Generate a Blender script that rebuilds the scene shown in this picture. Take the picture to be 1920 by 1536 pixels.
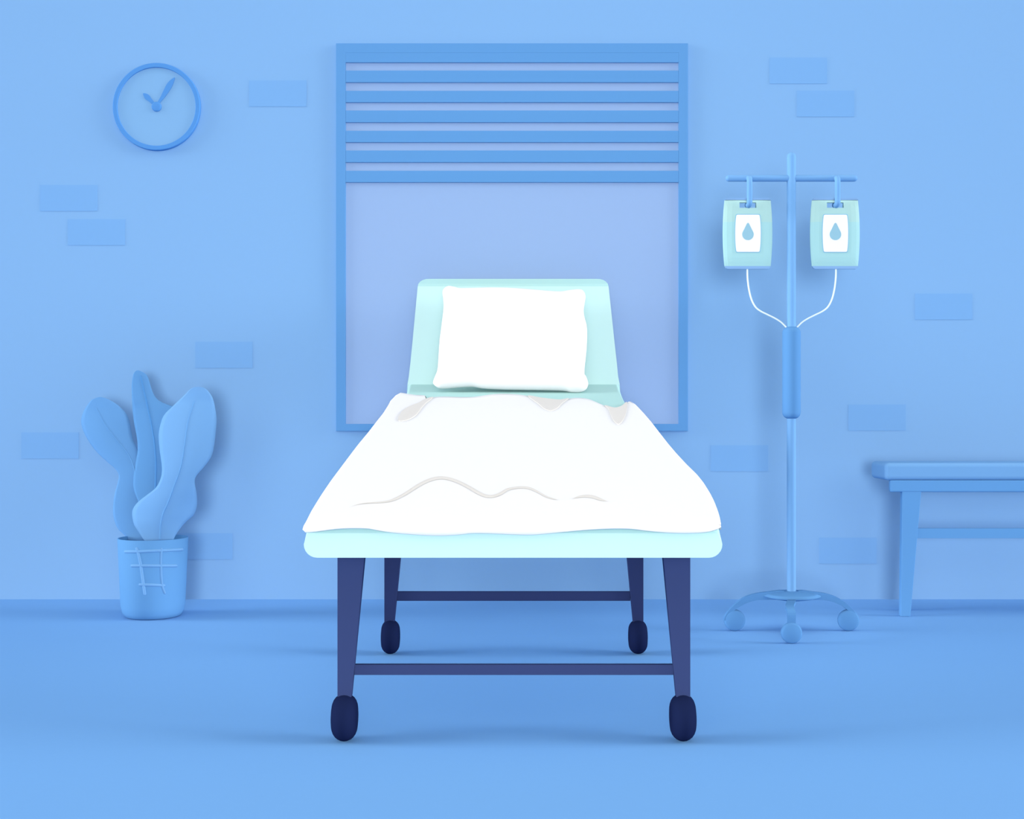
import bpy, bmesh, math
from mathutils import Vector

for o in list(bpy.data.objects):
    bpy.data.objects.remove(o)
S = bpy.context.scene
COL = S.collection

# ------------------------------------------------------------------ camera
F = 2321.0          # focal length in pixels of the 1920 wide frame
H = 0.87            # eye height
HOR = 778.0         # horizon row
WALL = F * H / (1124.0 - HOR)    # distance of the back wall (5.836 m)
cam_d = bpy.data.cameras.new('camera')
cam = bpy.data.objects.new('camera', cam_d); COL.objects.link(cam)
cam.location = (0, 0, H); cam.rotation_euler = (math.pi / 2, 0, 0)
cam_d.sensor_width = 36; cam_d.lens = 36 * F / 1920
cam_d.shift_y = (HOR - 768.0) / 1920.0
S.camera = cam

# ------------------------------------------------------------------ light
S.view_settings.view_transform = 'Standard'
S.view_settings.look = 'None'
S.view_settings.gamma = 1
S.view_settings.exposure = 1.0
S.view_settings.use_curve_mapping = False
S.cycles.max_bounces = 12
S.cycles.diffuse_bounces = 8

w = bpy.data.worlds.new('world'); S.world = w; w.use_nodes = True
w.node_tree.nodes['Background'].inputs['Color'].default_value = (1, 1, 1, 1)
w.node_tree.nodes['Background'].inputs['Strength'].default_value = 0.02
# wide soft suns added at front, sides and top to even out the shading
def sun(name, elev, azim, strength, angle):
    l = bpy.data.lights.new(name, 'SUN'); l.energy = strength; l.angle = math.radians(angle)
    o = bpy.data.objects.new(name, l); COL.objects.link(o)
    e, a = math.radians(elev), math.radians(azim)
    d = Vector((math.sin(a) * math.cos(e), math.cos(a) * math.cos(e), -math.sin(e)))
    o.rotation_euler = d.to_track_quat('-Z', 'Y').to_euler()
    o.location = (0, 0, 5)
sun('fill_left', 12, 84, 2.1, 25)
sun('fill_right', 12, -84, 2.1, 25)
sun('fill_high_left', 45, 80, 0.36, 50)
sun('fill_high_right', 45, -80, 0.36, 50)
sun('fill_front_left', 14, 15, 0.22, 26)
sun('fill_front_right', 14, -15, 0.22, 26)
sun('fill_top', 70, 0, 0.36, 40)
# large soft fill lamp added behind the camera to flatten the shading
lamp_d = bpy.data.lights.new('fill_lamp', 'POINT'); lamp_d.energy = 1200; lamp_d.shadow_soft_size = 0.9
lamp = bpy.data.objects.new('fill_lamp', lamp_d); COL.objects.link(lamp); lamp.location = (0, -5, 1.0)

# ------------------------------------------------------------------ helpers
def P(px, py, d):
    return Vector(((px - 960) * d / F, d, H - (py - HOR) * d / F))

def s2l(c):
    c /= 255.0
    return c / 12.92 if c <= 0.04045 else ((c + 0.055) / 1.055) ** 2.4

# paint colours of the materials relative to the swatches below (set once, the same for every copy)
TUNE = {
    'wall_blue': (2.022, 1.858, 1.615),
    'floor_blue': (2.109, 1.98, 1.831),
    'frame_blue': (1.896, 1.755, 1.546),
    'pane_lilac_blue': (1.865, 1.724, 1.549),
    'brick_blue': (1.272, 1.232, 1.187),
    'clock_rim_blue': (1.533, 1.602, 1.475),
    'clock_face_blue': (1.942, 1.792, 1.599),
    'leaf_blue': (1.8, 1.677, 1.517),
    'leaf_deep_blue': (1.739, 1.61, 1.437),
    'leaf_pale_blue': (1.962, 1.785, 1.556),
    'pot_blue': (1.803, 1.653, 1.447),
    'stand_pale_blue': (2.013, 1.808, 1.544),
    'stand_blue': (1.533, 1.433, 1.3),
    'bag_clear_mint': (1.696, 1.565, 1.409),
    'bag_fluid_aqua': (1.822, 1.668, 1.459),
    'label_white': (1.74, 1.74, 1.74),
    'drop_aqua_blue': (1.672, 1.559, 1.396),
    'mattress_pale_mint': (1.605, 1.539, 1.485),
    'mattress_shade_mint': (1.802, 1.705, 1.601),
    'linen_white': (1.258, 1.258, 1.258),
    'linen_shade_grey': (1.691, 1.632, 1.542),
    'leg_indigo': (1.595, 1.441, 1.287),
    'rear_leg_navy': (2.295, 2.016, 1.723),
    'wheel_dark_navy': (1.266, 1.229, 1.152),
    'vein_deep_blue': (1.739, 1.61, 1.437),
    'vein_blue': (1.962, 1.785, 1.556),
    'soil_blue': (1.803, 1.653, 1.447),
    'bag_seal_blue': (1.696, 1.565, 1.409),
    'label_edge_aqua': (1.74, 1.74, 1.74),
    'drip_line_white': (1.74, 1.74, 1.74),
}
#ENDTUNE
MATS = {}
def mat(name, rgb, gain=1.0, rough=1.0, grain=0.006):
    m = bpy.data.materials.new(name); m.use_nodes = True
    nt = m.node_tree; b = nt.nodes['Principled BSDF']
    k = TUNE.get({'brick_blue': 'wall_blue'}.get(name, name), (1, 1, 1))
    lin = [min(0.95, s2l(v) * gain * q) for v, q in zip(rgb, k)]
    n = nt.nodes.new('ShaderNodeTexNoise'); n.inputs['Scale'].default_value = 35
    tc = nt.nodes.new('ShaderNodeTexCoord')
    nt.links.new(tc.outputs['Object'], n.inputs['Vector'])
    mx = nt.nodes.new('ShaderNodeMix'); mx.data_type = 'RGBA'
    mx.inputs[6].default_value = [v * (1 - grain) for v in lin] + [1]
    mx.inputs[7].default_value = [min(1, v * (1 + grain)) for v in lin] + [1]
    nt.links.new(n.outputs['Fac'], mx.inputs[0])
    nt.links.new(mx.outputs[2], b.inputs['Base Color'])
    b.inputs['Roughness'].default_value = rough
    b.inputs['Specular IOR Level'].default_value = 0.0
    MATS[name] = m
    return m

def tag(o, label=None, cat=None, group=None, kind=None):
    if label: o['label'] = label
    if cat: o['category'] = cat
    if group: o['group'] = group
    if kind: o['kind'] = kind
    return o

def empty(name, loc):
    o = bpy.data.objects.new(name, None); COL.objects.link(o); o.location = loc
    o.empty_display_size = 0.05
    return o

def world_loc(o):
    v = Vector(o.location)
    while o.parent:
        o = o.parent; v += Vector(o.location)
    return v

def mesh(name, verts, faces, m, parent=None, origin=None, smooth=False, midx=None, bevel=0, segs=3, normals=True):
    """link one mesh object; verts are in world coordinates"""
    verts = [Vector(v) for v in verts]
    if origin is None:
        origin = sum(verts, Vector()) / len(verts)
    origin = Vector(origin)
    me = bpy.data.meshes.new(name)
    me.from_pydata([v - origin for v in verts], [], faces)
    ms = m if isinstance(m, (list, tuple)) else [m]
    for k in ms: me.materials.append(k)
    if midx:
        for p, k in zip(me.polygons, midx): p.material_index = k
    if normals:
        bm = bmesh.new(); bm.from_mesh(me)
        bmesh.ops.recalc_face_normals(bm, faces=bm.faces[:])
        bm.to_mesh(me); bm.free()
    if smooth:
        for p in me.polygons: p.use_smooth = True
    me.update()
    o = bpy.data.objects.new(name, me); COL.objects.link(o)
    if parent is not None:
        o.parent = parent
        o.location = origin - world_loc(parent)
    else:
        o.location = origin
    if bevel:
        b = o.modifiers.new('bevel', 'BEVEL'); b.width = bevel; b.segments = segs
        b.limit_method = 'ANGLE'; b.angle_limit = math.radians(40)
    return o

def boxv(x0, x1, y0, y1, z0, z1):
    v = [(x, y, z) for x in (x0, x1) for y in (y0, y1) for z in (z0, z1)]
    f = [(0, 1, 3, 2), (4, 6, 7, 5), (0, 4, 5, 1), (2, 3, 7, 6), (0, 2, 6, 4), (1, 5, 7, 3)]
    return v, f

def box(name, x0, x1, y0, y1, z0, z1, m, parent=None, bevel=0.003, origin=None, segs=3):
    v, f = boxv(x0, x1, y0, y1, z0, z1)
    return mesh(name, v, f, m, parent, bevel=bevel, origin=origin, segs=segs)

def pbox(name, px0, py0, px1, py1, d, depth, m, parent=None, bevel=0.003, segs=3):
    """box whose front face covers a pixel rectangle at distance d"""
    a = P(px0, py0, d); b = P(px1, py1, d)
    return box(name, a.x, b.x, d, d + depth, b.z, a.z, m, parent, bevel, segs=segs)

def prism(name, pts, d, depth, m, parent=None, bevel=0, origin=None, segs=3):
    """outline given in pixels at distance d, with a real thickness"""
    fr = [P(x, y, d) for x, y in pts]
    n = len(fr)
    v = fr + [p + Vector((0, depth, 0)) for p in fr]
    f = [tuple(range(n)), tuple(range(2 * n - 1, n - 1, -1))]
    f += [(i, i + n, (i + 1) % n + n, (i + 1) % n) for i in range(n)]
    return mesh(name, v, f, m, parent, bevel=bevel, origin=origin, segs=segs)

def catmull(pts, sub=6, closed=False):
    out = []; n = len(pts)
    rng = range(n) if closed else range(n - 1)
    for i in rng:
        if closed: p0, p1, p2, p3 = pts[i - 1], pts[i], pts[(i + 1) % n], pts[(i + 2) % n]
        else: p0, p1, p2, p3 = pts[max(0, i - 1)], pts[i], pts[i + 1], pts[min(n - 1, i + 2)]
        for k in range(sub):
            t = k / sub
            out.append(tuple(0.5 * (2 * b + (c - a) * t + (2 * a - 5 * b + 4 * c - e) * t * t + (3 * b - a - 3 * c + e) * t ** 3)
                             for a, b, c, e in zip(p0, p1, p2, p3)))
    if not closed: out.append(tuple(pts[-1]))
    return out

def tube(name, pts, rad, m, parent=None, n=12, flat=1.0, origin=None, roundcap=True):
    """swept round tube; rad is a number or a list"""
    pts = [Vector(p) for p in pts]
    R = rad if isinstance(rad, (list, tuple)) else [rad] * len(pts)
    R = list(R)
    if roundcap:
        d0 = (pts[0] - pts[1]).normalized(); d1 = (pts[-1] - pts[-2]).normalized()
        head, hr, tail, tr = [], [], [], []
        for a in (80, 55, 28):
            s, c = math.sin(math.radians(a)), math.cos(math.radians(a))
            head.append(pts[0] + d0 * R[0] * s); hr.append(R[0] * c)
        for a in (28, 55, 80):
            s, c = math.sin(math.radians(a)), math.cos(math.radians(a))
            tail.append(pts[-1] + d1 * R[-1] * s); tr.append(R[-1] * c)
        pts = head + pts + tail; R = hr + R + tr
    v, f = [], []
    up = None
    for i, p in enumerate(pts):
        t = (pts[min(i + 1, len(pts) - 1)] - pts[max(i - 1, 0)]).normalized()
        if up is None:
            up = Vector((0, 1, 0)) if abs(t.y) < 0.9 else Vector((0, 0, 1))
        a = (up - t * up.dot(t)).normalized(); up = a
        b = t.cross(a)
        for k in range(n):
            th = 2 * math.pi * k / n
            v.append(p + (a * math.cos(th) * flat + b * math.sin(th)) * R[i])
    for i in range(len(pts) - 1):
        for k in range(n):
            f.append((i * n + k, i * n + (k + 1) % n, (i + 1) * n + (k + 1) % n, (i + 1) * n + k))
    f.append(tuple(range(n))); f.append(tuple((len(pts) - 1) * n + k for k in range(n)))
    return mesh(name, v, f, m, parent, smooth=True, origin=origin)

def lathe(name, prof, c, m, parent=None, n=48, axis='z', smooth=True, origin=None, midx=None):
    """prof: list of (radius, offset along axis)"""
    v, f, mi = [], [], []
    c = Vector(c)
    for r, h in prof:
        for k in range(n):
            a = 2 * math.pi * k / n
            if axis == 'z': v.append(c + Vector((r * math.cos(a), r * math.sin(a), h)))
            elif axis == 'x': v.append(c + Vector((h, r * math.cos(a), r * math.sin(a))))
            else: v.append(c + Vector((r * math.cos(a), h, r * math.sin(a))))
    for i in range(len(prof) - 1):
        for k in range(n):
            f.append((i * n + k, i * n + (k + 1) % n, (i + 1) * n + (k + 1) % n, (i + 1) * n + k))
            mi.append(midx[i] if midx else 0)
    if prof[0][0] > 1e-6: f.append(tuple(range(n))); mi.append(midx[0] if midx else 0)
    if prof[-1][0] > 1e-6: f.append(tuple((len(prof) - 1) * n + k for k in range(n))); mi.append(midx[-1] if midx else 0)
    o = mesh(name, v, f, m, parent, smooth=smooth, origin=origin, midx=mi if midx else None)
    bm = bmesh.new(); bm.from_mesh(o.data)
    bmesh.ops.remove_doubles(bm, verts=bm.verts[:], dist=1e-5)
    bm.to_mesh(o.data); bm.free()
    return o

def lerp_table(tab, t):
    if t <= tab[0][0]: return tab[0][1]
    for (a, va), (b, vb) in zip(tab, tab[1:]):
        if t <= b: return va + (vb - va) * (t - a) / (b - a)
    return tab[-1][1]

def smooth_table(pts, sub=8):
    return catmull(pts, sub)

# ------------------------------------------------------------------ materials
G = 0.4
M_wall = mat('wall_blue', (131, 182, 241), G)
M_brick = mat('brick_blue', (122, 177, 241), G)
M_floor = mat('floor_blue', (113, 170, 235), G)
M_frame = mat('frame_blue', (100, 162, 230), G)
M_pane = mat('pane_lilac_blue', (155, 190, 242), G)
M_ring = mat('clock_rim_blue', (98, 162, 240), G)
M_face = mat('clock_face_blue', (132, 185, 239), G)
M_leafL = mat('leaf_blue', (107, 167, 233), G)
M_leafM = mat('leaf_deep_blue', (100, 162, 230), G)
M_leafR = mat('leaf_pale_blue', (113, 170, 235), G)
M_veinM = mat('vein_deep_blue', (88, 154, 226), G)
M_veinR = mat('vein_blue', (106, 166, 232), G)
M_pot = mat('pot_blue', (100, 162, 230), G)
M_soil = mat('soil_blue', (88, 154, 226), G)
M_steel = mat('stand_pale_blue', (113, 170, 235), G)
M_steelD = mat('stand_blue', (100, 162, 230), G)
M_bagA = mat('bag_clear_mint', (185, 233, 237), G)
M_bagB = mat('bag_fluid_aqua', (170, 225, 239), G)
M_seal = mat('bag_seal_blue', (140, 189, 246), G)
M_label = mat('label_white', (254, 254, 254), G)
M_labelE = mat('label_edge_aqua', (146, 200, 224), G)
M_drop = mat('drop_aqua_blue', (158, 210, 237), G)
M_line = mat('drip_line_white', (240, 253, 254), G)
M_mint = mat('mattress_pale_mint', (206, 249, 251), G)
M_mintShade = mat('mattress_shade_mint', (185, 233, 236), G)  # shade bands from blanket and pillow, put into the mattress colour
M_white = mat('linen_white', (254, 254, 254), G * 1.3)
M_grey = mat('linen_shade_grey', (233, 233, 233), G)  # grey stands for the shade in the blanket's folds and creases
M_leg = mat('leg_indigo', (61, 78, 131), G)
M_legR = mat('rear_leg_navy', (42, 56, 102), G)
M_wheel = mat('wheel_dark_navy', (31, 43, 86), G)

# ------------------------------------------------------------------ the room
def build_wall():
    X, Z = 9.0, 4.2
    v, f = boxv(-X, X, WALL, WALL + 0.15, 0.0, Z)
    mi = [0] * 6
    bricks = [(467, 151), (1443, 108), (1494, 170), (75, 347), (127, 411), (366, 641), (40, 811), (328, 1000),
              (1715.5, 550.5), (1590.5, 758.5), (1332.5, 835), (1536, 1008)]
    for bx, by in bricks:
        a = P(bx, by, WALL); b = P(bx + 107.5, by + 49, WALL)
        bv, bf = boxv(a.x, b.x, WALL - 0.0015, WALL + 0.02, b.z, a.z)
        n = len(v); v += bv; f += [tuple(i + n for i in q) for q in bf]; mi += [1] * 6
    return mesh('wall_back', v, f, [M_wall, M_brick], midx=mi, origin=(0, WALL, 0))
tag(build_wall(), 'pale blue wall behind the bed with a few slightly darker bricks showing', 'wall', kind='structure')
tag(box("floor", -9, 9, -9.0, WALL + 0.15, -0.1, 0.0, M_floor, bevel=0, origin=(0, 0, 0)),
    'plain mid blue floor in front of the wall', 'floor', kind='structure')

# window: frame bars + pane, hung blind in front of the pane's top
WD = WALL - 0.018
win = empty('window_1', P(960, 808, WALL)); tag(win, 'tall blue framed window behind the bed', 'window', kind='structure')
def window_frame():
    o = [P(630, 81, WD), P(1290, 808.5, WD)]; i = [P(648, 99, WD), P(1272.5, 795, WD)]
    ox0, ox1, oz0, oz1 = o[0].x, o[1].x, o[1].z, o[0].z
    ix0, ix1, iz0, iz1 = i[0].x, i[1].x, i[1].z, i[0].z
    v = []
    for y in (WD, WALL):
        v += [(ox0, y, oz0), (ox1, y, oz0), (ox1, y, oz1), (ox0, y, oz1), (ix0, y, iz0), (ix1, y, iz0), (ix1, y, iz1), (ix0, y, iz1)]
    f = []
    for a in range(4):
        b = (a + 1) % 4
        f += [(a, b, b + 4, a + 4), (a + 8, a + 12, b + 12, b + 8), (a, a + 8, b + 8, b), (a + 4, b + 4, b + 12, a + 12)]
    return mesh('window_frame', v, f, M_frame, win, bevel=0.0015)
window_frame()
a = P(648, 99, WD); b = P(1272.5, 795, WD)
box('pane', a.x, b.x, WALL - 0.008, WALL - 0.001, b.z, a.z, M_pane, win, bevel=0)

BD = WALL - 0.0178
bl = empty('venetian_blind', P(960, 99, BD + 0.004))
tag(bl, 'blue horizontal blind drawn down over the top third of the window', 'blind')
pbox('headrail', 648, 99, 1272.5, 117, BD, 0.0088, M_frame, bl, 0)
for y0, y1 in ((132, 154.5), (170, 192), (207, 229.5), (245, 267), (282, 304.5)):
    pbox('slat', 648, y0, 1272.5, y1, BD, 0.0088, M_frame, bl, 0.002)
pbox('bottom_rail', 648, 320, 1272.5, 342, BD, 0.0088, M_frame, bl, 0.002)

# ------------------------------------------------------------------ clock
CD = WALL - 0.022
def clock():
    c = P(293, 199.5, CD); k = CD / F
    c.y = WALL
    root = empty('wall_clock', c)
    tag(root, 'round blue wall clock hanging on the wall above the plant', 'clock')
    R, r, t = 82 * k, 73.5 * k, WALL - CD
    lathe('rim', [(r, -0.012), (r, -t + 0.002), (r + 0.002, -t), (R - 0.003, -t), (R, -t + 0.003), (R, 0), (r, 0)], c, M_ring, root, 96, 'y', smooth=False)
    lathe('clock_face', [(0, -0.014), (r + 0.001, -0.014), (r + 0.001, -0.002), (0, -0.002)], c, M_face, root, 96, 'y', smooth=False)
    def z7(pts): return [(190 + x / 7.68, 100 + y / 7.68) for x, y in pts]
    mh = z7([(1055, 345), (1048, 392), (1022, 465), (985, 530), (925, 615), (862, 690), (800, 760), (778, 745), (815, 690), (855, 620), (895, 535), (935, 455), (980, 398)])
    hh = z7([(600, 580), (632, 576), (662, 586), (690, 605), (722, 650), (760, 700), (795, 745), (775, 765), (718, 722), (680, 690), (638, 663), (618, 635)])
    hd = WALL - 0.018
    prism('minute_hand', catmull(mh, 3, True), hd, 0.003, M_ring, root)
    prism('hour_hand', catmull(hh, 3, True), hd + 0.001, 0.003, M_ring, root)
    lathe('centre_cap', [(0, -0.0215), (0.7 * 9.5 * k, -0.0215), (9.2 * k, -0.0195), (9.3 * k, -0.014), (0, -0.014)], c, M_ring, root, 40, 'y')
clock()

# ------------------------------------------------------------------ hospital bed
SL0, SLZ, SLK = 3.24, 0.60, 0.1875         # sloping mattress top: z = SLZ + SLK (d - SL0)
def topz(d): return SLZ + SLK * (d - SL0)
def d_of_y(py):
    k = (py - HOR) / F                      # (H - z) = k d
    return (H - SLZ + SLK * SL0) / (k + SLK)
def Q(px, py, lift=0.0):
    d = d_of_y(py)
    p = P(px, py, d)
    n = Vector((0, -SLK, 1)).normalized()
    return p + n * lift

Lsil = [(737, 751), (742, 741), (750, 733), (760, 728), (775, 718.5), (790, 706.5), (812, 689.5), (833, 672), (850, 659), (870, 644), (888, 630.5), (905, 618), (925, 604.5), (940, 595), (958, 584), (972, 577), (982, 572), (990, 568)]
Rsil = [(737, 1178), (750, 1180), (754, 1187), (760, 1193), (775, 1207), (790, 1220), (812, 1237), (833, 1253.5), (850, 1268), (870, 1286.5), (890, 1307), (905, 1319), (925, 1331.5), (940, 1339), (958, 1346), (972, 1350), (982, 1351.5), (990, 1351)]
hem_head = [(728, 750), (737, 741), (744, 738), (751, 736.5), (765, 738.5), (780, 740.5), (791, 741), (797, 742), (799, 745), (797, 748.5), (803, 747.5), (812, 745), (830, 743.6), (860, 744.5), (885, 744.5), (905, 742), (925, 739.3), (945, 738.4), (970, 739.6), (990, 742.5), (1015, 746.5), (1048, 750), (1066, 747.5), (1085, 746), (1104, 748.5), (1122, 756), (1138, 762.5), (1152, 765), (1165, 762), (1176, 755), (1180, 753), (1186, 754), (1195, 762)]
hem_front = [(567, 993), (571, 997.5), (580, 998), (600, 995.5), (625, 991.5), (645, 989), (668, 988), (690, 989.5), (706, 993.5), (735, 998.5), (780, 1002.5), (822, 1004.3), (860, 1002.5), (885, 999.8), (920, 1000.2), (960, 1002), (1000, 1002.5), (1040, 999), (1100, 993), (1140, 990), (1165, 989.5), (1188, 991), (1210, 994.5), (1250, 998.5), (1290, 999.5), (1325, 997.5), (1345, 991), (1352, 984)]

bed = empty('hospital_bed', (P(960, 1000, 3.9).x, 3.9, 0))
tag(bed, 'hospital bed on wheels with pale mint mattress and dark blue legs below the window', 'bed')

def mattress():
    # sections along the bed: (distance, left x, right x, bottom z, top z)
    z_front = H - (1000 - HOR) * 3.2 / F
    zb0 = H - (1046 - HOR) * 3.2 / F
    secs = []
    def wid(d):
        z = topz(d); py = HOR + (H - z) * F / d
        if py > 752:
            l = lerp_table(Lsil, py) + 7; r = lerp_table(Rsil, py) - 7
        else:
            tabL = [(700, 766.5), (721, 764), (737, 758.5), (752, 742)]
            tabR = [(700, 1159), (712, 1160), (721, 1162), (730, 1165.5), (740, 1170), (752, 1177)]
            l = lerp_table(tabL, py); r = lerp_table(tabR, py)
        return (l - 960) * d / F, (r - 960) * d / F
    xl, xr = (569.5 - 960) * 3.2 / F, (1354.5 - 960) * 3.2 / F
    secs.append((3.2, xl, xr, zb0, z_front, 0.037))
    l, r = xl, xr
    secs.append((3.207, l, r, zb0, z_front + 0.012, 0.037))
    secs.append((3.222, l, r, zb0 + 0.002, z_front + 0.021, 0.037))
    secs.append((3.25, l, r, zb0 + 0.006, topz(3.25) - 0.008, 0.037))
    n = 22; dend = d_of_y(721)
    for i in range(1, n + 1):
        d = 3.25 + (dend - 3.25) * i / n
        l2, r2 = wid(d)
        k = min(1, i / 4.0)
        ll = l * (1 - k) + l2 * k; rr = r * (1 - k) + r2 * k
        zt = topz(d) - 0.008 + 0.008 * max(0, (i - 19) / 3.0)
        zb = max(zb0 + 0.006, zt - 0.12)
        secs.append((d, ll, rr, zb, zt, 0.037))
    v, f, mi = [], [], []
    ring = []
    for d, l, r, zb, zt, rad in secs:
        pts = []
        tr = 0.012
        def arc(cx, cz, ra, a0, a1, m=6):
            for q in range(m + 1):
                a = math.radians(a0 + (a1 - a0) * q / m)
                pts.append((cx + ra * math.cos(a), cz + ra * math.sin(a)))
        rad = min(rad, (zt - zb) * 0.55)
        arc(r - rad, zb + rad, rad, -90, 0)
        arc(r - 0.006 - tr, zt - tr, tr, 0, 90, 4)
        nt = len(pts)
        arc(l + 0.006 + tr, zt - tr, tr, 90, 180, 4)
        arc(l + rad, zb + rad, rad, 180, 270)
        ring.append((len(v), len(pts)))
        v += [(x, d, z) for x, z in pts]
    N = ring[0][1]
    for i in range(len(secs) - 1):
        for k in range(N):
            a = i * N + k; b = i * N + (k + 1) % N
            f.append((a, b, b + N, a + N))
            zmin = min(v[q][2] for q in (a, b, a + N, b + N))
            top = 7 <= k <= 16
            mi.append(1 if (top and zmin >= z_front - 0.0135) else 0)  # top faces take the painted shade tone
    f.append(tuple(range(N))); mi.append(0)
    f.append(tuple((len(secs) - 1) * N + k for k in range(N))); mi.append(0)
    o = mesh('mattress', v, f, [M_mint, M_mintShade], bed, midx=mi)
    tag(o, 'pale mint mattress with shade painted on top in deeper mint')
    return o
mattress()

def backrest():
    d0, d1 = d_of_y(721), 5.60
    def dd(py): return d0 + (d1 - d0) * (721 - py) / (721 - 537.0)
    rows = [(760, 762, 1164), (721, 764, 1162), (706, 766.5, 1159), (680, 769.5, 1156.5), (640, 773.5, 1152), (600, 777.2, 1147.8), (560, 781, 1143.5), (537, 783.2, 1141)]
    v, f, mi = [], [], []
    th = 0.10
    def ring(py, l, r, d, t):
        a = P(l, py, d); b = P(r, py, d)
        off = Vector((0, t, -0.02 * t / th))
        v.extend([a, b, b + off, a + off])
    for py, l, r in rows: ring(py, l, r, min(dd(py), 5.6) if py < 722 else d0, th)
    n0 = len(rows)
    for py, l, r, t in ((532, 784.5, 1139.5, .1), (528, 788, 1136, .1), (525, 793, 1131, .095), (523.3, 799, 1125, .09), (523, 805, 1119, .085)):
        ring(py, l, r, 5.602, t)
    K = len(v) // 4
    for i in range(K - 1):
        for k in range(4):
            f.append((i * 4 + k, i * 4 + (k + 1) % 4, (i + 1) * 4 + (k + 1) % 4, (i + 1) * 4 + k))
            mi.append(1 if i >= n0 - 1 else 0)  # shade band painted on the top edge
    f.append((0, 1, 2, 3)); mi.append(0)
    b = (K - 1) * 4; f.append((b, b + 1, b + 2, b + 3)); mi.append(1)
    o = mesh('backrest', v, f, [M_mint, M_mintShade], bed, midx=mi)
    tag(o, 'raised pale mint head section with shade painted on its top edge in deeper mint')
backrest()

def bed_leg(xo_top, xi_top, xi_bot, y_top, y_bot, d, ztop, m, wheel, wm, label):
    """tapered leg with straight outer edge, and its wheel as a sub-part"""
    k = (xi_bot - xi_top) / (y_bot - y_top)
    pyt = HOR + (H - ztop) * F / d
    xi_t = xi_top + k * (pyt - y_top)
    s = 1 if xo_top < 960 else -1
    pts = [(xo_top, pyt), (xi_t - s * 3, pyt), (xi_bot - s * 3, y_bot), (xo_top, y_bot)]
    o = prism('leg', pts, d - 0.012, 0.028, m, bed, bevel=0.0015)
    tag(o, label)
    x0, x1, y0, y1 = wheel
    kk = d / F
    c = P((x0 + x1) / 2, (y0 + y1) / 2, d); 
    hw = (x1 - x0) / 2 * kk; R = (y1 - y0) / 2 * kk; c.z = R
    prof = [(0, -hw), (R - hw, -hw)]
    for a in range(-75, 76, 15):
        prof.append((R - hw + hw * math.cos(math.radians(a)), hw * math.sin(math.radians(a))))
    prof += [(R - hw, hw), (0, hw)]
    lathe('wheel', prof, c, wm, o, 48, 'x')
bed_leg(632.5, 686.5, 661.5, 1046, 1308, 3.305, 0.512, M_leg, (623, 669.5, 1301, 1389), M_wheel, 'indigo front leg')
bed_leg(1294.5, 1240.5, 1265.5, 1046, 1308, 3.305, 0.512, M_leg, (1257, 1303, 1301, 1389), M_wheel, 'indigo front leg')
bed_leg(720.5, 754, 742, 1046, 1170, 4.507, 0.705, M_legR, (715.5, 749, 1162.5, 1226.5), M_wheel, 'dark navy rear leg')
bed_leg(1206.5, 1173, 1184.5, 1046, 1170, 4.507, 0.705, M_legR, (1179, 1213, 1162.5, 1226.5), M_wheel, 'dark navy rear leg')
tag(pbox('stretcher', 664, 1247, 1263, 1266, 3.305, 0.02, M_leg, bed, 0.001), 'indigo front crossbar')
tag(pbox('stretcher', 744, 1110, 1182, 1127, 4.507, 0.02, M_legR, bed, 0.001), 'dark navy rear crossbar')

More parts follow.
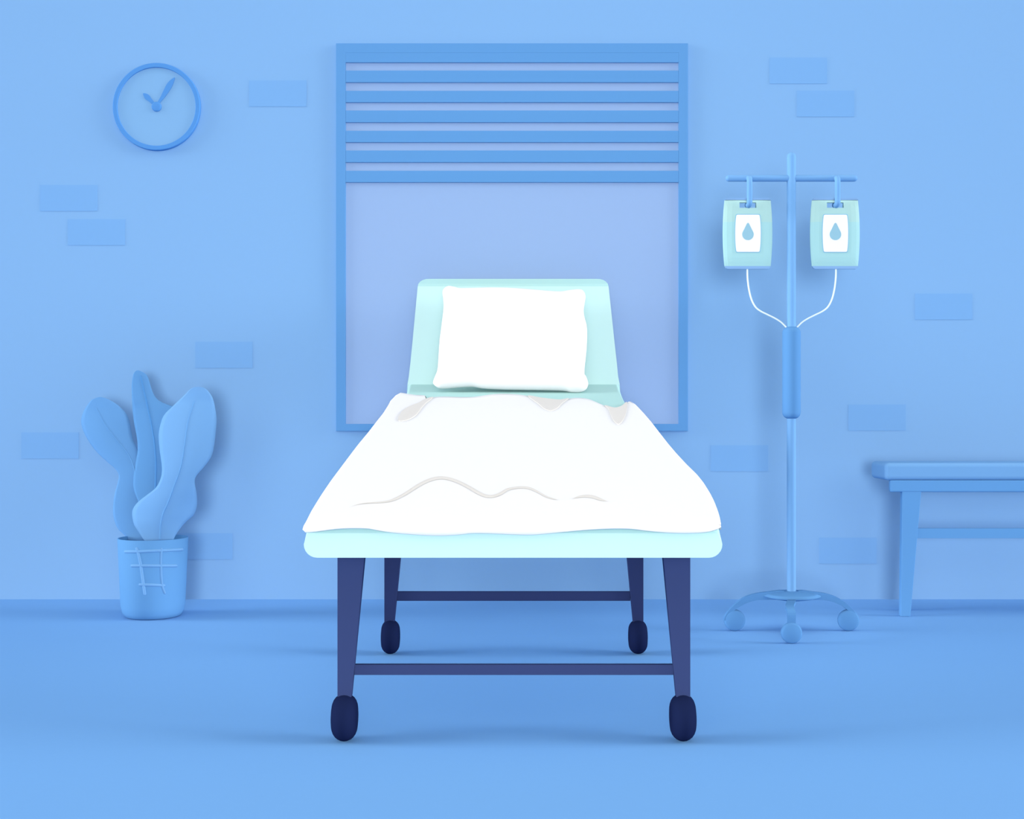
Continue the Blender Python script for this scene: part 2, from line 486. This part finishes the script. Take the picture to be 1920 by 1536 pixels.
# ------------------------------------------------------------------ blanket
def blanket():
    hh = [(x, y) for x, y in hem_head]
    hf = smooth_table(hem_front, 5)
    hh = smooth_table(hem_head, 4)
    # force monotone x for lookup
    def mono(t):
        out = [t[0]]
        for p in t[1:]:
            if p[0] > out[-1][0] + 0.05: out.append(p)
        return out
    hh = mono(hh); hf = mono(hf)
    Ls = smooth_table([(b, a) for a, b in Lsil], 1); 
    NU, NV = 46, 150
    grid = []
    FR = 976.0
    n = Vector((0, -SLK, 1)).normalized()
    for j in range(NU + 1):
        u = j / NU
        u = u ** 1.15
        row = []
        for i in range(NV + 1):
            vv = i / NV
            y = 745 * (1 - u) + FR * u
            for _ in range(12):
                l = lerp_table(Lsil, y); r = lerp_table(Rsil, y)
                x = l + (r - l) * vv
                y = lerp_table(hh, x) * (1 - u) + FR * u
            row.append((x, y))
        pts = []
        for i, (x, y) in enumerate(row):
            p = Q(x, y, 0.0)
            pts.append(p)
        # side drapes, turned down over the mattress edge
        def drape(p, s):
            out = []
            depth = max(0.0, min(0.085, p.z - 0.572))
            for q in (0.12, 0.35, 0.7, 1.0):
                out.append(p + Vector((s * (0.002 * q), 0, -depth * q)))
            return out
        if j == 0: pts = [pts[0] + Vector((0, 0, -0.001 * q)) for q in (4, 3, 2, 1)] + pts + [pts[-1] + Vector((0, 0, -0.001 * q)) for q in (1, 2, 3, 4)]
        else: pts = drape(pts[0], -1)[::-1] + pts + drape(pts[-1], 1)
        grid.append(pts)
    # front edge: roll over the mattress and hang to the wavy hem
    for k, (py, d) in enumerate(((981, 3.208), (986, 3.196), (None, 3.190))):
        pts = []
        l = (572.3, 569.3, 567.2)[k]; r = (1351.3, 1352, 1351)[k]
        for i in range(NV + 1):
            vv = i / NV
            x = l + (r - l) * vv
            y = lerp_table(hf, x)
            if py is not None: y = min(py, y - 1.5 * (2 - k))
            pts.append(P(x, y, d))
        a, b = pts[0], pts[-1]
        pts = [a + Vector((0.0003 * q, 0.004 * q, -0.0004 * q)) for q in (4, 3, 2, 1)] + pts + [b + Vector((-0.0003 * q, 0.004 * q, -0.0004 * q)) for q in (1, 2, 3, 4)]
        grid.append(pts)
    W = len(grid[0])
    v = [p for r in grid for p in r]
    f = [(j * W + i, j * W + i + 1, (j + 1) * W + i + 1, (j + 1) * W + i) for j in range(len(grid) - 1) for i in range(W - 1)]
    o = mesh('blanket', v, f, M_white, smooth=True)
    s = o.modifiers.new('thickness', 'SOLIDIFY'); s.thickness = 0.005; s.offset = -1 
    tag(o, 'white blanket spread over the mattress of the hospital bed with a wavy hem', 'blanket')
    return o
blk = blanket()

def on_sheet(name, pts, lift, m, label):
    """thin patch on the blanket, painting the shade of its folds; outline in pixels"""
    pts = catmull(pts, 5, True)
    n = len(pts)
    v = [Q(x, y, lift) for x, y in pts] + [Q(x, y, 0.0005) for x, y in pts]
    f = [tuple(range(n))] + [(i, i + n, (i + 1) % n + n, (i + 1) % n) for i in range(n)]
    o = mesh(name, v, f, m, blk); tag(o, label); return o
on_sheet('fold_shade', [(812, 746), (798, 749), (785, 756), (770, 762), (758, 769), (750, 778), (746.5, 787), (751, 790.5), (765, 788), (779, 780), (788, 769), (797, 758)], 0.003, M_grey, 'light grey shade painted for the folds')
on_sheet('fold_shade', [(990, 743), (1015, 746.8), (1048, 750.3), (1066, 748), (1054, 757), (1044, 767), (1032, 771), (1020, 767), (1008, 757)], 0.003, M_grey, 'light grey shade painted for the folds')
on_sheet('fold_shade', [(1134, 761), (1152, 765.5), (1165, 762.5), (1175, 755), (1174.5, 770), (1169, 787), (1160, 796.5), (1151, 790), (1145, 778), (1141, 768)], 0.003, M_grey, 'light grey shade painted for the folds')

def crease_shade(pts):  # ribbon whose grey paints the shade along a wrinkle
    pts = catmull(pts, 5)
    L, R, n = [], [], len(pts)
    for i, (x, y, wd) in enumerate(pts):
        a = pts[max(0, i - 1)]; b = pts[min(n - 1, i + 1)]
        t = Vector((b[0] - a[0], b[1] - a[1])).normalized(); nn = Vector((-t.y, t.x)) * max(wd, 0.3) / 2
        L.append(Q(x + nn.x, y + nn.y, 0.001)); R.append(Q(x - nn.x, y - nn.y, 0.001))
    C = [Q(x, y, 0.001 + 0.0006 * wd / 2) for x, y, wd in pts]
    v = L + C + R
    f = [(i, i + 1, i + 1 + n, i + n) for i in range(n - 1)] + [(i + n, i + 1 + n, i + 1 + 2 * n, i + 2 * n) for i in range(n - 1)]
    o = mesh('crease_shade', v, f, M_grey, blk, smooth=True); tag(o, 'thin grey line of painted wrinkle shade'); return o
crease_shade([(654.6, 952.5, 0), (673, 946, 1), (696, 943.3, 2), (723, 941.5, 3), (739, 937, 4), (760, 926.5, 5), (787.5, 909, 5.5), (810, 899, 5.5), (831, 896.5, 5.5), (854, 902, 5.5), (877, 913, 5.5), (897.5, 925, 5.5), (911, 930.5, 5.5), (925, 931, 5), (939, 926, 5), (952.5, 918, 4.2), (975, 914.4, 4), (992.7, 916, 4), (1008.7, 923, 3), (1022.5, 931, 2.6), (1036, 935.7, 2), (1046.6, 938, 0)])
crease_shade([(1073, 937, 0), (1084, 932.5, 3), (1100, 930.7, 5), (1114, 932.7, 5.5), (1125.6, 937, 4.2), (1139.4, 941, 0)])

# ------------------------------------------------------------------ pillow
def pillow():
    out = [(829.5, 550), (831, 543), (838, 538.5), (846, 539), (858, 542), (880, 542), (920, 541), (960, 542), (1000, 545), (1030, 547.5), (1053, 548.5), (1070, 546), (1088, 544.5), (1095.5, 548), (1098, 557), (1096.5, 568), (1094.5, 583), (1096.5, 597), (1100, 610), (1101, 630), (1099.5, 660), (1096.3, 690), (1096.5, 704), (1101, 711), (1103, 720), (1100.5, 728), (1096, 732), (1086, 734.5), (1072, 734), (1056, 731.3), (1000, 730), (940, 729), (905, 727), (885, 724), (860, 725), (830, 727.3), (819, 725.5), (812, 719), (813.5, 711), (820, 694), (822, 670), (824, 640), (828, 608), (831.5, 578), (831, 562)]
    out = catmull(out, 4, True)
    n = len(out); cx, cy = 963, 635
    def dd(py): return 5.19 + (5.52 - 5.19) * (735 - py) / 195.0
    nrm = Vector((0, -0.8, 0.6)).normalized()
    v = []; rings = []
    levels = [(1.0, 0.0), (0.985, 0.3), (0.95, 0.5), (0.88, 0.68), (0.76, 0.83), (0.6, 0.93), (0.4, 0.98), (0.2, 1.0)]
    T = 0.042
    def pt(s, h, x, y):
        X = cx + (x - cx) * s; Y = cy + (y - cy) * s
        return P(X, Y, dd(Y)) + nrm * (h * T)
    for s, h in levels[::-1]:
        rings.append([pt(s, h, x, y) for x, y in out])
    for s, h in levels[1:]:
        rings.append([pt(s, -h, x, y) for x, y in out])
    v = [p for r in rings for p in r]
    v.append(P(cx, cy, dd(cy)) + nrm * T); v.append(P(cx, cy, dd(cy)) - nrm * T)
    f = []
    for i in range(len(rings) - 1):
        for k in range(n):
            f.append((i * n + k, i * n + (k + 1) % n, (i + 1) * n + (k + 1) % n, (i + 1) * n + k))
    A = len(v) - 2; B = A + 1; last = (len(rings) - 1) * n
    f += [(A, k, (k + 1) % n) for k in range(n)] + [(B, last + (k + 1) % n, last + k) for k in range(n)]
    o = mesh('pillow', v, f, M_white, smooth=True)
    tag(o, 'plump white pillow leaning on the raised head section of the bed', 'pillow')
pillow()

# ------------------------------------------------------------------ drip stand
ID = 4.986
def iv_stand():
    k = ID / F
    base = P(1484, 1183, ID); base.z = 0
    root = empty('iv_stand', base)
    tag(root, 'tall blue drip stand on three wheels holding two fluid bags', 'drip stand')
    def at(px, py): return P(px, py, ID)
    tube('pole', [at(1483.8, 294), at(1483.8, 700), at(1483.8, 1108)], 8.3 * k, M_steel, root, 32)
    tube('crossbar', [at(1366.5, 334.3), at(1484, 334.3), at(1601.5, 334.3)], 6.3 * k, M_steel, root, 24)
    for hx in (1402.5, 1566.5):
        top = at(hx, 336)
        y_f = ID - 0.032
        pts = [Vector((top.x, ID, top.z)), Vector((top.x, ID - 0.02, top.z)), Vector((top.x, y_f, top.z - 0.014)),
               Vector((top.x, y_f, P(hx, 372, y_f).z)), Vector((top.x, y_f + 0.002, P(hx, 381, y_f).z)), Vector((top.x, ID - 0.005, P(hx, 383.5, y_f).z)), Vector((top.x, ID + 0.012, P(hx, 381, y_f).z))]
        tube('hook', [Vector(p) for p in catmull([tuple(p) for p in pts], 4)], 5.3 * k, M_steel, root, 16)
    # grip
    r = 17 * k; za, zb = at(0, 612.5).z, at(0, 785.5).z
    prof = [(0, zb)]
    for a in range(-90, 1, 15): prof.append((r - 0.026 + 0.026 * math.cos(math.radians(a)), zb + 0.026 + 0.026 * math.sin(math.radians(a))))
    for a in range(0, 91, 15): prof.append((r - 0.026 + 0.026 * math.cos(math.radians(a)), za - 0.026 + 0.026 * math.sin(math.radians(a))))
    prof.append((0, za))
    lathe('grip', prof, (base.x, ID, 0), M_steelD, root, 40)
    # hub
    zc = at(0, 1116.5).z; R = 54 * k
    prof = [(0, -0.019), (R * 0.5, -0.0155), (R * 0.8, -0.009), (R, 0), (R * 0.8, 0.009), (R * 0.5, 0.0155), (0, 0.019)]
    lathe('hub', prof, (base.x, ID, zc), M_steelD, root, 48)
    arm = [(1470, 1108), (1440, 1110.5), (1418, 1113.5), (1398, 1120), (1383, 1130), (1369, 1143), (1361, 1154), (1358, 1163), (1365, 1163), (1370, 1153), (1379, 1143.5), (1392, 1135), (1406, 1129), (1420, 1125.7), (1432, 1125), (1470, 1123)]
    for s in (1, -1):
        pts = [(x if s == 1 else 2 * 1483.8 - x, y) for x, y in arm]
        a = prism('arm', catmull(pts, 3, True), ID - 0.012, 0.024, M_steelD, root)
        c = at(1377.3 if s == 1 else 1590.5, 1163)
        rr = 20 * k; c.z = rr
        prof = [(0, -0.014), (rr * 0.8, -0.014), (rr * 0.96, -0.010), (rr, -0.005), (rr, 0.005), (rr * 0.96, 0.010), (rr * 0.8, 0.014), (0, 0.014)]
        lathe('wheel', prof, c, M_steelD, a, 48, 'y')
    # front arm comes towards the viewer
    D = 4.71
    zf = P(0, 1150, D).z
    fx = (1483.8 - 960) * D / F; mx = base.x * 0.35 + fx * 0.65
    pts = [(base.x - 0.004, ID - 0.03, zc - 0.012), (mx, ID - 0.17, P(0, 1132, ID - 0.17).z), (fx, D + 0.03, P(0, 1141, D).z), (fx, D, zf), (fx, D, P(0, 1172, D).z)]
    v, f = [], []
    cp = catmull(pts, 5)
    for i, p in enumerate(cp):
        t = Vector(cp[min(i + 1, len(cp) - 1)]) - Vector(cp[max(i - 1, 0)]); t.normalize()
        up = Vector((1, 0, 0)).cross(t).normalized()
        hw = (8.8 - 1.6 * i / len(cp)) * D / F
        th = 0.006
        p = Vector(p)
        v += [p + Vector((-hw, 0, 0)) + up * th, p + Vector((hw, 0, 0)) + up * th, p + Vector((hw, 0, 0)) - up * th, p + Vector((-hw, 0, 0)) - up * th]
    n = len(cp)
    for i in range(n - 1):
        for q in range(4): f.append((i * 4 + q, i * 4 + (q + 1) % 4, i * 4 + 4 + (q + 1) % 4, i * 4 + 4 + q))
    f += [(0, 1, 2, 3), (4 * n - 4, 4 * n - 3, 4 * n - 2, 4 * n - 1)]
    a = mesh('arm', v, f, M_steelD, root)
    rr = 19.8 * D / F
    c = Vector((fx, D, rr))
    prof = [(0, -0.014), (rr * 0.8, -0.014), (rr * 0.96, -0.010), (rr, -0.005), (rr, 0.005), (rr * 0.96, 0.010), (rr * 0.8, 0.014), (0, 0.014)]
    lathe('wheel', prof, c, M_steelD, a, 48, 'y')
iv_stand()

def iv_bag(cx, s, label):
    BDp = ID - 0.012                      # front of the bag
    top = P(cx, 375, BDp)
    root = empty('iv_bag', top + Vector((0, 0.008, 0)))
    tag(root, label, 'fluid bag', 'fluid bags on the drip stand')
    def halfw(y):
        t = (y - 437.0) / 62.0
        return 46.6 - 3.3 * t * t
    depth = 0.022
    # body, a soft curved slab between two heights, optional slot
    def slab(name, y0, y1, m, slot=False, rows=10):
        ys = [y0 + (y1 - y0) * i / rows for i in range(rows + 1)]
        if slot: ys = sorted(set(ys) | {379.5, 389.5}); ys = [y for y in ys if not (379.5 < y < 389.5)]
        xs = [-1, -.96, -.85, -.65, -15.6, 15.6, .65, .85, .96, 1]
        cols = len(xs)
        def vert(i, y, sd):
            h = halfw(y)
            x = xs[i] if abs(xs[i]) > 1.5 else xs[i] * h
            e = 1 - min(1, abs(x) / h) ** 6
            ez = min(1.0, max(0.0, min(y - 373, 501 - y) / 22.0))
            e = e * math.sqrt(max(ez, 0.02))
            dep = 0.002 + (depth / 2 - 0.002) * e
            p = P(cx + x, y, BDp); p.y = BDp + depth / 2 - sd * dep
            return p
        v = [vert(i, y, sd) for sd in (1, -1) for y in ys for i in range(cols)]
        NN = len(ys) * cols
        f = []
        hole = set()
        for j in range(len(ys) - 1):
            for i in range(cols - 1):
                q = (j * cols + i, j * cols + i + 1, (j + 1) * cols + i + 1, (j + 1) * cols + i)
                if slot and i == 4 and abs(ys[j] - 379.5) < .01:
                    for a, b in zip(q, q[1:] + q[:1]): f.append((a, b, b + NN, a + NN))
                    continue
                f.append(q); f.append(tuple(x + NN for x in q[::-1]))
        J = len(ys) - 1
        for i in range(cols - 1):
            f.append((i, i + 1, i + 1 + NN, i + NN)); a = J * cols + i; f.append((a, a + 1, a + 1 + NN, a + NN))
        for j in range(J):
            a = j * cols; f.append((a, a + cols, a + cols + NN, a + NN)); a += cols - 1; f.append((a, a + cols, a + cols + NN, a + NN))
        return mesh(name, v, f, m, root)
    slab('clear_film', 375, 416, M_bagA, True)
    slab('fluid_chamber', 416, 499, M_bagB)
    a = prism('top_seal', [(cx - 43, 375), (cx - 40, 371.3), (cx + 40, 371.3), (cx + 43, 375)], BDp + 0.006, 0.010, M_seal, root)
    b = prism('bottom_seal', [(cx - 43.3, 499), (cx + 43.3, 499), (cx + 41.5, 503), (cx + 38, 504.5), (cx - 38, 504.5), (cx - 41.5, 503)], BDp + 0.006, 0.010, M_seal, root)
    # label card with its thin edge and drop mark
    def lab(g):
        hw = 24.6 + g; y0, y1 = 402 - g, 473 + g; pts = []
        def w_(y): t = (y - 437.5) / 35.5; return hw - 2.0 * t * t
        pts += [(cx - w_(y0) + 2.5, y0), (cx + w_(y0) - 2.5, y0), (cx + w_(y0) - .6, y0 + .8), (cx + w_(y0), y0 + 2.6)]
        for q in range(1, 8): y = y0 + (y1 - y0) * q / 8; pts.append((cx + w_(y), y))
        pts += [(cx + w_(y1), y1 - 2.6), (cx + w_(y1) - .6, y1 - .8), (cx + w_(y1) - 2.5, y1), (cx - w_(y1) + 2.5, y1), (cx - w_(y1) + .6, y1 - .8), (cx - w_(y1), y1 - 2.6)]
        for q in range(7, 0, -1): y = y0 + (y1 - y0) * q / 8; pts.append((cx - w_(y), y))
        pts += [(cx - w_(y0), y0 + 2.6), (cx - w_(y0) + .6, y0 + .8)]
        return pts
    e = prism('label_card', lab(0.6), BDp - 0.0015, 0.002, M_labelE, root)
    tag(e, 'white label with a blue drop')
    prism('label_print', lab(-0.7), BDp - 0.0022, 0.001, M_label, e)
    dp = [(cx + .3, 417.3), (cx + 2, 419)]
    dp = []
    for a in range(-28, 209, 12):
        dp.append((cx + 10.8 * math.cos(math.radians(a)), 439.5 + 10.8 * math.sin(math.radians(a))))
    dp += [(cx - 6.5, 428.5), (cx - 2.0, 419.2), (cx, 417.6), (cx + 2.0, 419.2), (cx + 6.5, 428.5)]
    prism('drop_symbol', dp, BDp - 0.0030, 0.001, M_drop, e)
    # drip line running from the bag to the grip
    ln = [(1401.3, 503), (1401.6, 520), (1403.8, 540), (1408.5, 560), (1416, 575), (1426, 583.5), (1440, 590.5), (1454, 597.5), (1465, 604.5), (1474.5, 614)]
    if s < 0: ln = [(2 * 1484.3 - x, y) for x, y in ln]
    ln = catmull(ln, 5)
    tube('drip_line', [P(x, y, BDp + 0.011) for x, y in ln], 1.55 * ID / F, M_line, root, 10)
    return root
iv_bag(1402.5, 1, 'mint fluid bag hanging nearer the window, left hook of the drip stand')
iv_bag(1566.5, -1, 'mint fluid bag hanging farther from the window, right hook of the drip stand')

# ------------------------------------------------------------------ bench
def bench():
    D0, D1 = 5.33, 5.55
    xl = (1632.5 - 960) * D1 / F
    xr = 3.45
    root = empty('bench', ((xl + xr) / 2, (D0 + D1) / 2, 0))
    tag(root, 'blue bench with thick padded seat standing against the wall at right', 'bench')
    zt = H - (864.5 - HOR) * D1 / F; zb = H - (901 - HOR) * D0 / F
    box('seat', xl, xr, D0, D1, zb, zt, M_steel, root, bevel=0.018, segs=5)
    za = H - (923 - HOR) * D0 / F
    xa = (1670 - 960) * D0 / F
    box('apron', xa, xr - (xa - xl), D0 + 0.004, D0 + 0.03, za, zb + 0.001, M_frame, root, bevel=0.006)
    cxm = (xl + xr) / 2
    yb = HOR + H * F / D0
    for sx in (1, -1):
        for dd in (0, 1):
            if dd == 0:
                pts = [P(1692, 918, D0 + .006), P(1729.5, 918, D0 + .006), P(1707.3, yb, D0 + .006), P(1689, yb, D0 + .006)]
                y0, y1 = D0 + 0.006, D0 + 0.036
            else:
                y0, y1 = D1 - 0.05, D1 - 0.02
                pts = [P(1692, 918, D0) , P(1722, 918, D0), P(1706, yb, D0), P(1690, yb, D0)]
                pts = [Vector((p.x + 0.055, 0, p.z)) for p in pts]
            pts = [Vector((p.x if sx == 1 else 2 * cxm - p.x, 0, max(0, p.z))) for p in pts]
            pts[0].z = pts[1].z = zb + 0.001
            pts[2].z = pts[3].z = 0.0
            v = [Vector((p.x, y0, p.z)) for p in pts] + [Vector((p.x, y1, p.z)) for p in pts]
            f = [(0, 1, 2, 3), (7, 6, 5, 4), (0, 4, 5, 1), (1, 5, 6, 2), (2, 6, 7, 3), (3, 7, 4, 0)]
            mesh('leg', v, f, M_frame, root, bevel=0.003)
    z0, z1 = H - (1010 - HOR) * D0 / F, H - (991.5 - HOR) * D0 / F
    x0 = (1716 - 960) * D0 / F
    box('stretcher', x0, 2 * cxm - x0, D0 + 0.01, D0 + 0.03, z0, z1, M_frame, root, bevel=0.001)
bench()

# ------------------------------------------------------------------ potted plant
def plant():
    PD = 5.352; k = PD / F
    c = P(287, 1155, PD); c.z = 0
    root = empty('potted_plant', c)
    tag(root, 'broad leaved blue plant in a tapered pot standing against the wall', 'plant')
    zt = H - (1008 - HOR) * k
    Rt, Rb = 64 * k, 58.5 * k
    prof = [(0, 0), (Rb * 0.80, 0.0), (Rb * 0.88, 0.006), (Rb * 0.95, 0.022), (Rb, 0.05), (Rt - 0.0, zt - 0.002), (Rt - 0.001, zt), (Rt - 0.010, zt), (Rt - 0.012, zt - 0.03), (0, zt - 0.03)]
    pot = lathe('pot', prof, c, [M_pot, M_soil], root, 96, midx=[0, 0, 0, 0, 0, 0, 1, 1, 1, 1], smooth=False)
    for p in pot.data.polygons: p.use_smooth = True
    # woven lines on the front of the pot
    def surf(px, py):
        p = P(px, py, PD - 0.13)
        for _ in range(4):
            r = lerp_table([(0, Rb * 0.9), (0.022, Rb * 0.95), (0.05, Rb), (zt, Rt)], p.z)
            dx = max(-r * .98, min(r * .98, p.x - c.x))
            p = P(px, py, PD - math.sqrt(r * r - dx * dx))
        return p
    lines = [[(234.5, 1034.5), (260, 1034.5), (290, 1033), (320, 1031.8), (342, 1030.5)],
             [(247, 1061), (275, 1061), (305, 1061), (330.5, 1061)],
             [(262.5, 1096.5), (285, 1097), (307.5, 1098)],
             [(256.5, 1029), (260, 1040), (264, 1060), (267.5, 1085), (271.5, 1114)],
             [(302.5, 1030.5), (301.5, 1050), (302, 1075), (304, 1098), (308.5, 1112)]]
    for l in lines:
        tube('woven_line', [surf(x, y) for x, y in catmull(l, 6)], 2.7 * k, M_steel, pot, 10, flat=0.55)
    # leaves
    def leaf(out, vein, wv, m, mv, dtop, dbase, bulge):
        poly = catmull(out, 4, True)
        ys = [p[1] for p in poly]; y0, y1 = min(ys), max(ys)
        vt = sorted([(y, x) for x, y in catmull(vein, 4)])
        def ext(y):
            xs = []
            n = len(poly)
            for i in range(n):
                (xa, ya), (xb, yb) = poly[i], poly[(i + 1) % n]
                if (ya - y) * (yb - y) <= 0 and ya != yb:
                    xs.append(xa + (xb - xa) * (y - ya) / (yb - ya))
            return min(xs), max(xs)
        def dep(x, y, l, r):
            u = (y1 - y) / (y1 - y0)
            mid = (l + r) / 2; hwid = max((r - l) / 2, 4)
            s = (x - mid) / 45.0
            return dbase + (dtop - dbase) * (u ** 0.9) - bulge * math.sin(math.pi * min(1, u * 1.1)) + 0.02 * s * s
        NR, NC = 70, 12
        rows = []
        for j in range(NR + 1):
            t = j / NR; t = 0.5 - 0.5 * math.cos(math.pi * t)
            y = y0 + 0.15 + (y1 - y0 - 0.3) * t
            l, r = ext(y)
            rows.append([P(l + (r - l) * i / NC, y, dep(l + (r - l) * i / NC, y, l, r)) for i in range(NC + 1)])
        W = NC + 1
        v = [p for r in rows for p in r]
        f = [(j * W + i, j * W + i + 1, (j + 1) * W + i + 1, (j + 1) * W + i) for j in range(NR) for i in range(NC)]
        o = mesh('leaf', v, f, m, root, smooth=True)
        sm = o.modifiers.new('thickness', 'SOLIDIFY'); sm.thickness = 0.003; sm.offset = 0
        vp = catmull(vein, 5); pts, rad = [], []
        n = len(vp)
        for i, (x, y) in enumerate(vp):
            l, r = ext(min(max(y, y0 + 1), y1 - 1))
            pts.append(P(x, y, dep(x, y, l, r) - 0.0018)); rad.append(wv * k * (0.55 + 0.45 * i / n))
        tube('vein', pts, rad, mv, o, 8)
        return o
    left = [(186, 744.8), (172, 750), (163, 761), (156, 774), (152.2, 790), (156, 807), (165, 825), (180, 846), (201, 866), (216, 879), (223, 891), (221, 905), (216, 923), (213, 940), (212, 957), (214, 974), (221, 991), (234, 1004), (244, 1016), (285, 1016), (275, 975), (262, 940), (259, 900), (259, 865), (257.5, 841), (251, 829), (247.5, 816), (244, 795), (240, 782), (231, 769), (217.5, 757), (203, 749), (195, 746)]
    mid = [(260, 694.8), (252.5, 698), (249, 707), (247, 724), (247.5, 744), (248.5, 765), (251, 789), (255, 810), (258, 829), (258, 847), (255, 866), (251.5, 885), (250, 904), (252, 922), (259, 940), (268, 980), (275, 1016), (300, 1016), (305, 960), (312, 900), (322, 830), (327, 790), (326, 768), (322, 760), (317, 758), (306, 756), (294, 748), (287, 737), (283, 726), (279, 712), (274, 702)]
    right = [(370, 725.6), (358, 729), (345, 742), (324, 762), (309, 777), (302, 793), (298, 814), (299, 838), (301.5, 857), (304, 878), (302, 896), (294, 913), (283, 923), (263, 938), (252, 950), (248, 963), (251, 982), (259, 996), (270, 1012), (278, 1016), (320, 1016), (327, 1008), (332, 999), (347, 980), (362, 967), (368, 954), (369.5, 939), (368, 922), (365, 904), (368, 892), (382.5, 876), (396, 857), (401, 838), (404, 814), (406, 788), (404, 769), (399, 747), (390, 733), (381, 727)]
    leaf(left, [(180, 765), (199, 799), (219, 825), (240, 851), (251, 877), (259, 920), (265, 970), (268, 1010)], 1.3, M_leafL, M_veinR, 5.50, 5.40, 0.02)
    leaf(mid, [(263.5, 705), (274, 750), (285, 801), (290.5, 838), (292.5, 876), (291.5, 925), (290, 1005)], 2.2, M_leafM, M_veinM, 5.52, 5.36, 0.01)
    leaf(right, [(364, 752), (352.5, 791), (347, 829), (339, 876), (326, 913), (315, 943), (306, 963), (301, 986), (300, 1011)], 1.5, M_leafR, M_veinR, 5.36, 5.30, 0.04)
plant()
